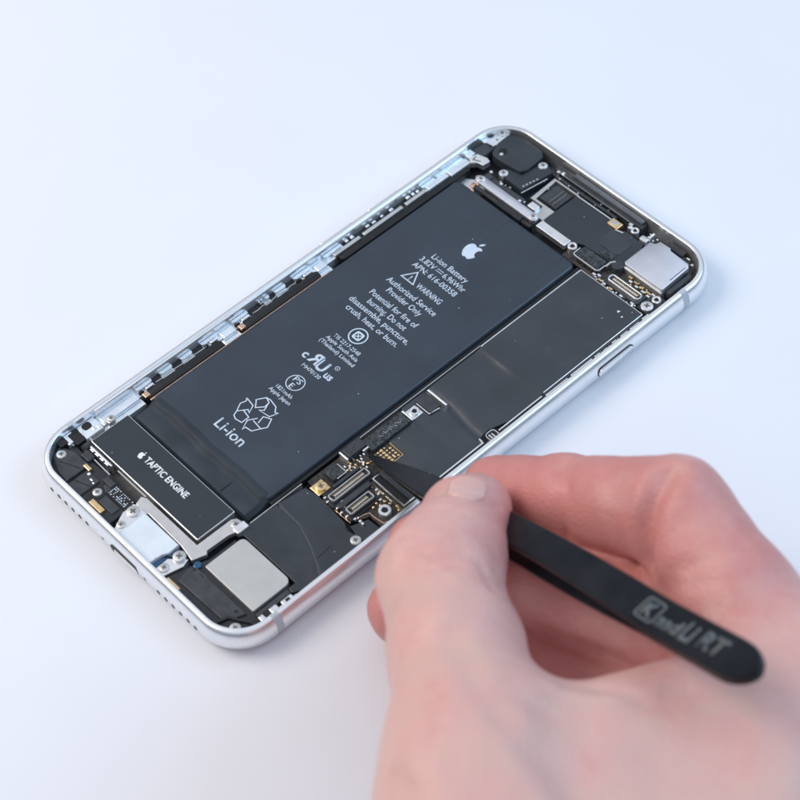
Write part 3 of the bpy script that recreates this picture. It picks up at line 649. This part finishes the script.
part('solder_pad', steel, phone, lambda b: b.box(10.2, 11.2, 62.9, 64.0, 2, 4.8, .2, .3).box(14.2, 16.3, 62.2, 63.7, 2, 4.9, .3, .5).box(9.6, 10.6, 64.0, 64.8, 2, 4.5, .15).box(15.4, 16.0, 64.0, 65.9, 2, 4.6, .2, .2), True)
ear = part('earpiece_camera', plastic, phone, lambda b: b.prism([(-26.9, 58.3), (-27.9, 61), (-28.1, 64.6), (-26.0, 66.0), (-23.8, 66.4), (-19.0, 66.2), (-17.4, 65.0), (-17.1, 59.6), (-18, 58.0), (-23.3, 57.4), (-26, 57.5)], 1.9, 5.4, .25), True)
ear.data.materials[0] = film
part('lens_opening', deep, ear, lambda b: b.cyl(-25.1, 59.9, 1.05, 5.2, 5.42, 0))
part('lens_glint', steel, ear, lambda b: b.cyl(-24.8, 59.1, .45, 5.2, 5.45, .1, 12))
sid = part('camera_bracket', film, phone, lambda b: b.prism([(-17.3, 58.2), (-16.6, 64.6), (-12.9, 63.6), (-14.0, 54.6), (-19.9, 54.9), (-20.9, 57.3)], 1.9, 4.8, .2), True)
part('bracket_lip', steel, sid, lambda b: b.stroke([(-13.7, 54.3), (-12.6, 61.5)], .2, 4.2, .25))
part('lip_contacts', satin, sid, lambda b: [b.box(-14.75+i*.18, -14.35+i*.18, 55.6+i*.9, 56.1+i*.9, 4.78, 4.85, 0) for i in range(5)])
screw(-20.5, 55.5, 5.0, 1.05); screw(-15.8, 63.3, 5.0, 1.05)
part('antenna_block', plastic2, phone, lambda b: b.prism([(-30.8, 55.8), (-30.4, 59.8), (-27.6, 60.2), (-27.4, 56.6), (-28.6, 55)], 1.9, 5.0, .3), True)
part('latch_block', steel, phone, lambda b: b.prism([(-29.6, 53.4), (-28.9, 55.6), (-26.4, 56.3), (-25.2, 55.9), (-25.4, 53.9), (-27.0, 53.6), (-28, 52.5)], 3.6, 5.1, .15))
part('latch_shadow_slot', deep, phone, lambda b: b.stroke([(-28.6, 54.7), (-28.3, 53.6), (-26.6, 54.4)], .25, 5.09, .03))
part('small_components', steel, phone, lambda b: [b.box(x-.35, x+.35, y-.3, y+.3, 2, z, .1) for x, y, z in ((-29.0, 61.9, 5.0), (-12.2, 64.6, 4.8), (-11.1, 65.1, 4.7), (-23.5, 54.6, 4.0), (-21.8, 53.2, 3.8), (-19.3, 53.6, 3.9), (-16.4, 53.4, 3.6), (-12.7, 52.8, 3.9))])
part('dock_parts', plastic2, phone, lambda b: b.box(-24, -12, 52.3, 54.0, 2, 3.8, .2, .3).box(-12, -11, 55, 63, 2, 3.6, .1))

# ------------------------------------------------------------------ the tweezers
TIP = at(371, 457, 5.0); TAIL = at(758, 674, 66)
ax = TAIL-TIP; TL = np.linalg.norm(ax); ax /= TL
mid = (TIP+TAIL)/2; v = CAM-mid; n0 = v-ax*(v@ax); n0 /= np.linalg.norm(n0)
w0 = np.cross(n0, ax); w0 /= np.linalg.norm(w0)
if w0@UP < 0: w0 = -w0                      # towards the upper right of the photograph
ph = math.radians(24)
nn = n0*math.cos(ph)+w0*math.sin(ph); ww = w0*math.cos(ph)-n0*math.sin(ph)
tw = thing('tweezers', 'black pointed tweezers held in the fingers, tip on the circuit board', 'tweezers', tuple(TIP*S))
def armgap(s_):
    t = s_/TL
    return max(.12, .12+2.2*math.sin(math.pi*min(1, t*1.25)**1.6)), .55+.35*min(1, s_/20)
def arm(side):
    b = MB(); st = [0, 2, 5, 9, 15, 24, 34, 46, 60, 78, 95, 108, TL-6, TL-4, TL-2.4, TL-1.2, TL-.4, TL]
    wd = [.4, .65, 1.0, 1.4, 2.0, 2.65, 2.95, 3.0, 3.1, 3.3, 3.5, 3.65, 3.7, 3.55, 3.1, 2.4, 1.5, .5]
    L = []; st2 = sorted(set(st) | set(np.arange(12, TL-7, 2.5).tolist())); wd2 = np.interp(st2, st, wd)
    for s_, h in zip(st2, wd2):
        t = s_/TL
        gap, thk = armgap(s_)
        pts = []
        e = min(.3, h*.35)
        for (wv, nv) in ((-h, 0), (-h, thk-e), (-h+e, thk), (h-e, thk), (h, thk-e), (h, 0)):
            pts.append(tuple(ax*s_+ww*wv+nn*side*(gap+nv)))
        L.append(pts)
    b.loops(L)
    return b.build('arm', blk, tw, True)
a1 = arm(1); a2 = arm(-1)
part('tail_weld', blk, tw, lambda b: b.loops([[tuple(ax*s_+ww*q+nn*g) for q, g in ((-3.3, -.3), (3.3, -.3), (3.3, .3), (-3.3, .3))] for s_ in (TL-14, TL-3)]))
bm = text_mesh([('K', .6, 3.4, 0, 3.4, False, 0), ('aad', 4.6, 10.4, -.5, 3.2, False, 0), ('Li', 11, 13.8, 0, 4.4, False, 0), ('RT', 15.2, 21.0, .3, 4.0, False, 0)], 0, .04, .05)
t0 = TL-28.5
b = MB(); b.stroke(rrect(.0, 4.1, -2.5, 2.5, .6), .45, 0, .05, closed=True)
tm = bpy.data.meshes.new('x'); bm.to_mesh(tm); bm.free(); b.bm.from_mesh(tm)
for v_ in b.bm.verts:
    x, y, z = v_.co/S; g_, k_ = armgap(t0+x)
    v_.co = Vector((ax*(t0+x)+ww*(y*.8)+nn*(g_+k_+.03+z))*S)
b.build('printed_mark', tink, a1)

# ------------------------------------------------------------------ the hand: smooth union of tapered bones, polygonised
def P3(x, y, z): return at(x, y, z)
J = dict(
 T0=(P3(464, 518, 33), 7.3), T0b=(P3(474, 511, 30.5), 6.9), T1=(P3(441, 578, 38), 10.4), T1b=(P3(452, 552, 37), 9.1), T2=(P3(468, 735, 48), 12.), T2m=(P3(456, 650, 45), 10.9), T3=(P3(500, 930, 45), 15),
 TB=(P3(468, 865, 47), 13.5),
 I0=(P3(498, 494, 17), 7.4), I1=(P3(566, 499, 28), 7.9), I2=(P3(676, 512, 43), 9.4), I2m=(P3(735, 600, 41), 10.6), I3=(P3(800, 705, 36), 12.6),
 M0=(P3(424, 549, 14), 7.2), M1=(P3(525, 577, 20), 8.1), M2=(P3(680, 628, 29), 9.2), M3=(P3(870, 770, 30), 12.5),
 R0=(P3(404, 610, 8.5), 6.9), R1=(P3(500, 645, 10.5), 7.9), R2=(P3(645, 700, 16), 9.2), R3=(P3(880, 850, 22), 12.),
 K0=(P3(480, 700, 7.2), 6.2), K1=(P3(545, 725, 8), 7.), K2=(P3(650, 765, 11), 8.2), K3=(P3(850, 930, 18), 11.5),
 W0=(P3(620, 1080, 44), 19), W1=(P3(740, 1110, 36), 19), F0=(P3(640, 1500, 66), 24), F1=(P3(730, 1530, 52), 24))
def cone(p, A, B):
    a, ra = A; c, rb = B; a = a.astype(np.float32); c = c.astype(np.float32)
    d = c-a; l2 = float(d@d); q = p-a; t = np.clip((q@d)/l2, 0, 1)
    q = q-t[:, None]*d
    return np.sqrt((q*q).sum(1))-(ra+(rb-ra)*t)
def smin(a, b, k):
    h = np.maximum(k-np.abs(a-b), 0)/k
    return np.minimum(a, b)-h*h*k*.25
def chain(p, names, k=3.):
    d = None
    for x, y in zip(names, names[1:]):
        e = cone(p, J[x], J[y]); d = e if d is None else smin(d, e, k)
    return d
def hand_sdf(p):
    th = chain(p, ['T0b', 'T0', 'T1b', 'T1', 'T2m', 'T2', 'TB', 'T3'], 3.)
    ix = chain(p, ['I0', 'I1', 'I2', 'I2m', 'I3'], 2.2)
    md = chain(p, ['M0', 'M1', 'M2', 'M3'], 2.5)
    rg = chain(p, ['R0', 'R1', 'R2', 'R3'], 2.5)
    pk = chain(p, ['K0', 'K1', 'K2', 'K3'], 2.5)
    pm = cone(p, (P3(510, 770, 45), 10.6), (P3(752, 718, 37), 12.))
    A = [(J['T2'][0]*(1-t)+J['T3'][0]*t, 12+3*t) for t in (.33, .66, 1)]
    B = [(J['I3'][0]*(1-t)+J['W0'][0]*t, 13+3*t) for t in (.33, .66, 1)]
    for a, c in zip(A, B): pm = smin(pm, cone(p, a, c), 9)
    for m in ('I3', 'M3', 'R3', 'K3'): pm = smin(pm, cone(p, J[m], J['W0' if m in ('I3', 'M3') else 'W1']), 8)
    for a, c in (('I3', 'M3'), ('M3', 'R3'), ('R3', 'K3'), ('W0', 'W1')): pm = smin(pm, cone(p, J[a], J[c]), 8)
    # sides of the palm
    pm = smin(pm, cone(p, ((J['M3'][0]+J['R3'][0])/2, 12), (J['T3'][0], 15)), 10)
    pm = smin(pm, cone(p, J['W0'], J['F0']), 12); pm = smin(pm, cone(p, J['W1'], J['F1']), 12)
    fg = smin(smin(ix, md, 1.6), smin(rg, pk, 1.6), 1.4)
    hd = smin(fg, pm, 7)
    return smin(hd, th, 5) if False else np.where(True, smin(pmth(p, th, pm), smin(fg, pm, 7), .8), 0)
def pmth(p, th, pm): return smin(th, pm, 9)
def surface_nets(fn, lo, hi, h):
    ns = [int(math.ceil((hi[i]-lo[i])/h))+1 for i in range(3)]
    xs = [(lo[i]+h*np.arange(ns[i])).astype(np.float32) for i in range(3)]
    F = np.empty(ns, np.float32)
    for i in range(0, ns[0], 12):
        X, Y, Z = np.meshgrid(xs[0][i:i+12], xs[1], xs[2], indexing='ij')
        F[i:i+12] = fn(np.stack([X.ravel(), Y.ravel(), Z.ravel()], 1)).reshape(X.shape)
    ins = F < 0
    c = [ins[a:ns[0]-1+a, b:ns[1]-1+b, d:ns[2]-1+d] for a in (0, 1) for b in (0, 1) for d in (0, 1)]
    s = sum(q.astype(np.int8) for q in c); act = (s > 0) & (s < 8)
    idx = np.argwhere(act); vid = -np.ones(act.shape, np.int64); vid[act] = np.arange(len(idx))
    acc = np.zeros((len(idx), 3)); cnt = np.zeros(len(idx))
    cor = [(a, b, d) for a in (0, 1) for b in (0, 1) for d in (0, 1)]
    for a in cor:
        for k in range(3):
            if a[k] == 0:
                e = list(a); e[k] = 1
                fa = F[idx[:, 0]+a[0], idx[:, 1]+a[1], idx[:, 2]+a[2]]; fb = F[idx[:, 0]+e[0], idx[:, 1]+e[1], idx[:, 2]+e[2]]
                m = (fa < 0) != (fb < 0); t = np.where(m, fa/np.where(m, fa-fb, 1), 0)
                pt = np.array(a, float)+np.zeros((len(idx), 3)); pt[:, k] = t
                acc += np.where(m[:, None], pt, 0); cnt += m
    V = (idx+acc/cnt[:, None])*h+np.array(lo)
    faces = []
    for k in range(3):
        a = ins[:-1] if k == 0 else (ins[:, :-1] if k == 1 else ins[:, :, :-1])
        b = ins[1:] if k == 0 else (ins[:, 1:] if k == 1 else ins[:, :, 1:])
        e = np.argwhere(a != b); sg = a[tuple(e.T)]
        u, w = [(1, 2), (2, 0), (0, 1)][k]
        ok = (e[:, u] > 0) & (e[:, w] > 0) & (e[:, u] < act.shape[u]) & (e[:, w] < act.shape[w])
        e = e[ok]; sg = sg[ok]; q = []
        for du, dw in ((0, 0), (-1, 0), (-1, -1), (0, -1)):
            o = e.copy(); o[:, u] += du; o[:, w] += dw; q.append(vid[tuple(o.T)])
        q = np.stack(q, 1); q[~sg] = q[~sg][:, ::-1]
        faces.append(q)
    return V, np.concatenate(faces)
allp = np.array([v[0] for v in J.values()])
lo = allp.min(0)-28; hi = allp.max(0)+28; lo[2] = max(lo[2], .3)
V, Fc = surface_nets(hand_sdf, lo, hi, .85)
# creases and folds of the skin, pressed into the surface: (polyline of pixel+height seeds, depth, width)
def seg_d(p, a, c):
    d = c-a; t = np.clip(((p-a)@d)/(d@d), 0, 1); return np.linalg.norm(p-a-t[:, None]*d, axis=1)
def grad(p, e=.4):
    g = np.zeros_like(p, dtype=np.float64)
    for k in range(3):
        q = np.zeros(3, np.float32); q[k] = e
        g[:, k] = hand_sdf((p+q).astype(np.float32))-hand_sdf((p-q).astype(np.float32))
    return g/np.linalg.norm(g, axis=1)[:, None]
def onskin(x, y, z0=70):                    # first skin hit along the view ray through a pixel
    d = FW+RT*(x-400)/FPX+UP*(400-y)/FPX; d /= np.linalg.norm(d)
    p = CAM+d*200
    for _ in range(90):
        s_ = float(hand_sdf(p[None].astype(np.float32))[0]); p = p+d*max(s_, .02)*.9
        if s_ < .05: break
    return p
def smooth01(x, a, b): t = np.clip((x-a)/(b-a), 0, 1); return t*t*(3-2*t)
G = grad(V)
creases = [([(563, 462), (566, 490), (562, 520), (566, 545)], .9, 1.5), ([(556, 470), (557, 500), (553, 535)], .25, 1.1),
           ([(668, 474), (652, 500), (643, 530), (645, 566)], 2.3, 2.1), ([(660, 590), (680, 572), (712, 566)], .8, 2.0), ([(640, 612), (668, 588), (700, 580)], .5, 1.6),
           ([(497, 560), (500, 583), (512, 600)], .35, 2.0), ([(450, 636), (470, 676), (498, 718)], .8, 3.2), ([(482, 566), (496, 590)], .4, 1.4),
           ([(412, 548), (432, 556), (462, 551)], .5, 1.1), ([(404, 562), (430, 571), (460, 567)], .45, 1.1), ([(404, 536), (425, 540), (455, 537)], .4, 1.0), ([(400, 573), (425, 584), (448, 584)], .3, 1.3), ([(510, 690), (560, 722), (640, 748)], .5, 3.0), ([(600, 690), (640, 700), (690, 690)], .5, 1.6), ([(652, 600), (676, 584), (722, 578)], .5, 1.3), ([(420, 690), (440, 740), (470, 790)], .5, 3.),
           ([(396, 776), (404, 786), (412, 792)], .8, 1.4), ([(560, 700), (620, 712), (690, 700)], .35, 3.), ([(436, 508), (455, 507), (476, 503), (498, 506)], .55, .9), ([(546, 634), (568, 643), (604, 654)], .9, 1.4)]
creases += [([(436, 612), (462, 660), (500, 730), (540, 800)], -.9, 3.6), ([(402, 620), (410, 680), (425, 745)], -.5, 4.), ([(655, 599), (680, 580), (716, 573)], -.8, 1.5), ([(556, 690), (600, 702), (650, 690)], -.5, 2.2), ([(530, 560), (548, 566), (600, 588), (640, 606)], -.4, 2.5), ([(612, 520), (620, 545)], .4, 1.6), ([(610, 470), (616, 500)], .25, 1.4), ([(452, 640), (480, 690), (520, 752)], .5, 2.4)]
disp = np.zeros(len(V))
for pl, dep, wd in creases:
    Q = [onskin(*q) for q in pl]
    dm = np.min([seg_d(V, a, c) for a, c in zip(Q, Q[1:])], 0)
    disp -= dep*np.exp(-(dm/wd)**2)
# soft flesh: knuckle heads, tendons, slow undulation
for (q, amp, wd) in (((398, 552), .9, 7), ((447, 690), .5, 9), ((520, 770), .5, 12), ((680, 480), .5, 6), ((720, 640), .5, 9), ((600, 480), .3, 9), ((640, 740), .9, 9), ((560, 780), -.9, 8), ((700, 770), -.6, 9), ((760, 760), .7, 8), ((430, 760), .6, 9), ((480, 620), .5, 7)):
    c = onskin(*q); disp += amp*np.exp(-(np.linalg.norm(V-c, axis=1)/wd)**2)
disp += .18*np.sin(V[:, 0]*.33+V[:, 1]*.21)*np.sin(V[:, 1]*.27+V[:, 2]*.4)+.08*np.sin(V[:, 0]*.9+V[:, 2]*.7)*np.sin(V[:, 1]*.8)
V2 = V+G*disp[:, None]; V2[:, 2] = np.maximum(V2[:, 2], .12)
# blood under the skin: stronger near finger ends and joints, along the index, weaker on the back of the hand
fl = np.full(len(V), .27)
for nm, amp, wd in (('T0', .10, 10), ('T1', .32, 12), ('I0', .55, 16), ('I1', .65, 16), ('I2', .6, 16), ('I2m', .45, 16), ('M0', .6, 14), ('M1', .2, 20), ('M2', .2, 22), ('R0', .65, 14), ('R1', .2, 20), ('R2', .2, 22), ('K0', .4, 20), ('T2m', .12, 14)):
    fl += amp*np.exp(-(np.linalg.norm(V-J[nm][0], axis=1)/wd)**2)
fl = np.clip(fl, 0, 1)
me = bpy.data.meshes.new('person'); me.from_pydata((V2*S).tolist(), [], Fc.tolist()); me.update()
for p in me.polygons: p.use_smooth = True
at_ = me.attributes.new('flush', 'FLOAT', 'POINT'); at_.data.foreach_set('value', fl.astype(np.float32))
def skin_mat(nail=False):
    m = bpy.data.materials.new('fingernail' if nail else 'skin'); m.use_nodes = True; nt = m.node_tree; N = nt.nodes; L = nt.links
    b = N['Principled BSDF']
    tc = N.new('ShaderNodeTexCoord')
    if nail:
        b.inputs['Base Color'].default_value = (.76, .45, .40, 1); b.inputs['Roughness'].default_value = .24
        b.inputs['Subsurface Weight'].default_value = .3; b.inputs['Subsurface Radius'].default_value = (.2, .1, .08); b.inputs['Subsurface Scale'].default_value = .5
        return m
    a = N.new('ShaderNodeAttribute'); a.attribute_name = 'flush'
    n = N.new('ShaderNodeTexNoise'); n.inputs['Scale'].default_value = .8; n.inputs['Detail'].default_value = 6; L.new(tc.outputs['Object'], n.inputs['Vector'])
    n1 = N.new('ShaderNodeTexNoise'); n1.inputs['Scale'].default_value = 5; n1.inputs['Detail'].default_value = 6; L.new(tc.outputs['Object'], n1.inputs['Vector'])
    ma = N.new('ShaderNodeMath'); ma.operation = 'MULTIPLY_ADD'; ma.inputs[1].default_value = 1.0; L.new(n.outputs['Fac'], ma.inputs[0])
    sub = N.new('ShaderNodeMath'); sub.operation = 'ADD'; sub.inputs[1].default_value = -.5; L.new(a.outputs['Fac'], sub.inputs[0]); L.new(sub.outputs[0], ma.inputs[2])
    mb = N.new('ShaderNodeMath'); mb.operation = 'MULTIPLY_ADD'; mb.inputs[1].default_value = .25; L.new(n1.outputs['Fac'], mb.inputs[0]); L.new(ma.outputs[0], mb.inputs[2])
    cr = N.new('ShaderNodeValToRGB'); e = cr.color_ramp.elements
    e[0].position = .12; e[0].color = (.70, .475, .40, 1); e[1].position = 1.0; e[1].color = (.64, .26, .235, 1)
    k = e.new(.5); k.color = (.73, .425, .38, 1)
    L.new(mb.outputs[0], cr.inputs[0]); L.new(cr.outputs[0], b.inputs['Base Color'])
    b.inputs['Roughness'].default_value = .41; b.inputs['Specular IOR Level'].default_value = .5
    b.inputs['Subsurface Weight'].default_value = .22; b.inputs['Subsurface Radius'].default_value = (.30, .15, .10); b.inputs['Subsurface Scale'].default_value = .5
    v = N.new('ShaderNodeTexVoronoi'); v.inputs['Scale'].default_value = 16; L.new(tc.outputs['Object'], v.inputs['Vector'])
    n2 = N.new('ShaderNodeTexNoise'); n2.inputs['Scale'].default_value = 30; n2.inputs['Detail'].default_value = 4; L.new(tc.outputs['Object'], n2.inputs['Vector'])
    ad = N.new('ShaderNodeMath'); ad.operation = 'ADD'; L.new(v.outputs['Distance'], ad.inputs[0]); L.new(n2.outputs['Fac'], ad.inputs[1])
    bp = N.new('ShaderNodeBump'); bp.inputs['Strength'].default_value = .6; bp.inputs['Distance'].default_value = .016; L.new(ad.outputs[0], bp.inputs['Height']); L.new(bp.outputs[0], b.inputs['Normal'])
    return m
hand = link('person', me, skin_mat())
hand['label'] = 'bare right hand pinching the black tweezers between thumb and index finger'; hand['category'] = 'hand'
sm = hand.modifiers.new('relax', 'SMOOTH'); sm.iterations = 3; sm.factor = .5
ss = hand.modifiers.new('sub', 'SUBSURF'); ss.levels = 1; ss.render_levels = 1
# thumb nail, laid on the skin
c0 = onskin(468, 487); g0 = grad(c0[None])[0]
wdir = RT-g0*(RT@g0); wdir /= np.linalg.norm(wdir); ldir = np.cross(g0, wdir)
if ldir@UP < 0: ldir = -ldir
U_, V_ = 14, 12; pts = []
for i in range(U_+1):
    for j in range(V_+1):
        a = (i/U_*2-1); c = (j/V_*2-1)
        w = 5.6*a*math.sqrt(1-.35*c*c*(1 if c < 0 else .6)); l = 4.7*c*math.sqrt(1-.8*a*a)
        p = c0+wdir*w+ldir*l+g0*3
        for _ in range(12):
            s_ = float(hand_sdf(p[None].astype(np.float32))[0]); p = p-grad(p[None])[0]*s_
        pts.append(p)
pts = np.array(pts); ng = grad(pts); edge = np.array([max(abs(i/U_*2-1), abs(j/V_*2-1)) for i in range(U_+1) for j in range(V_+1)])
pts = pts+ng*(.45-.75*np.clip((edge-.75)/.25, 0, 1))[:, None]
fc = [(i*(V_+1)+j, (i+1)*(V_+1)+j, (i+1)*(V_+1)+j+1, i*(V_+1)+j+1) for i in range(U_) for j in range(V_)]
nm = bpy.data.meshes.new('thumb_nail'); nm.from_pydata((pts*S).tolist(), [], fc); nm.update()
for p in nm.polygons: p.use_smooth = True
nl = link('thumb_nail', nm, skin_mat(True), hand)
so = nl.modifiers.new('thick', 'SOLIDIFY'); so.thickness = .03; so.offset = -1

# ------------------------------------------------------------------ light: two soft boxes and the pale room
w = bpy.data.worlds.new('World'); sc.world = w; w.use_nodes = True
bg = w.node_tree.nodes['Background']; bg.inputs[0].default_value = (.72, .81, 1.0, 1); bg.inputs[1].default_value = .61
wn = w.node_tree.nodes; wl = w.node_tree.links      # bright ceiling, dimmer walls down at table height
wt = wn.new('ShaderNodeTexCoord'); wx = wn.new('ShaderNodeSeparateXYZ'); wl.new(wt.outputs['Generated'], wx.inputs[0])
wr = wn.new('ShaderNodeValToRGB'); wl.new(wx.outputs['Z'], wr.inputs[0]); wl.new(wr.outputs[0], bg.inputs[0])
we = wr.color_ramp.elements; we[0].position = .0; we[0].color = (.09, .11, .15, 1); we[1].position = .64; we[1].color = (1.06, 1.14, 1.30, 1)
wk = we.new(.36); wk.color = (.25, .29, .38, 1)
def area(name, loc, target, size, power, col, sy=None):
    l = bpy.data.lights.new(name, 'AREA'); l.energy = power; l.color = col; l.size = size*S
    if sy: l.shape = 'RECTANGLE'; l.size_y = sy*S
    o = bpy.data.objects.new(name, l); COL.objects.link(o); o.location = Vector(loc)*S
    o.rotation_euler = (Vector(target)-Vector(loc)).to_track_quat('-Z', 'Y').to_euler()
    return o
# key from the far left (image upper left), fill from the image right
LEFT = -RT; BACK = np.array([FW[0], FW[1], 0])/np.linalg.norm(FW[:2])
def lp(r, bk, z): return tuple(RT*np.array([1, 1, 0])*r+BACK*bk+np.array([0, 0, z]))
area('softbox_left', lp(-520, 90, 520), (0, 0, 0), 400, 30500, (1, .895, .80), 420)
area('softbox_right', lp(520, 80, 420), (20, 0, 0), 380, 17500, (.42, .70, 1), 380)

# ------------------------------------------------------------------ camera
cd = bpy.data.cameras.new('camera'); co = bpy.data.objects.new('camera', cd); COL.objects.link(co)
co.matrix_world = Matrix(((RT[0], UP[0], -FW[0], CAM[0]*S), (RT[1], UP[1], -FW[1], CAM[1]*S), (RT[2], UP[2], -FW[2], CAM[2]*S), (0, 0, 0, 1)))
cd.sensor_width = 36; cd.lens = FPX/800*36; cd.clip_start = 1; cd.clip_end = 1000
cd.dof.use_dof = True; cd.dof.focus_distance = 41.3; cd.dof.aperture_fstop = .235
sc.camera = co
sc.view_settings.view_transform = 'Standard'; sc.view_settings.look = 'None'; sc.view_settings.exposure = .03; sc.view_settings.gamma = 1
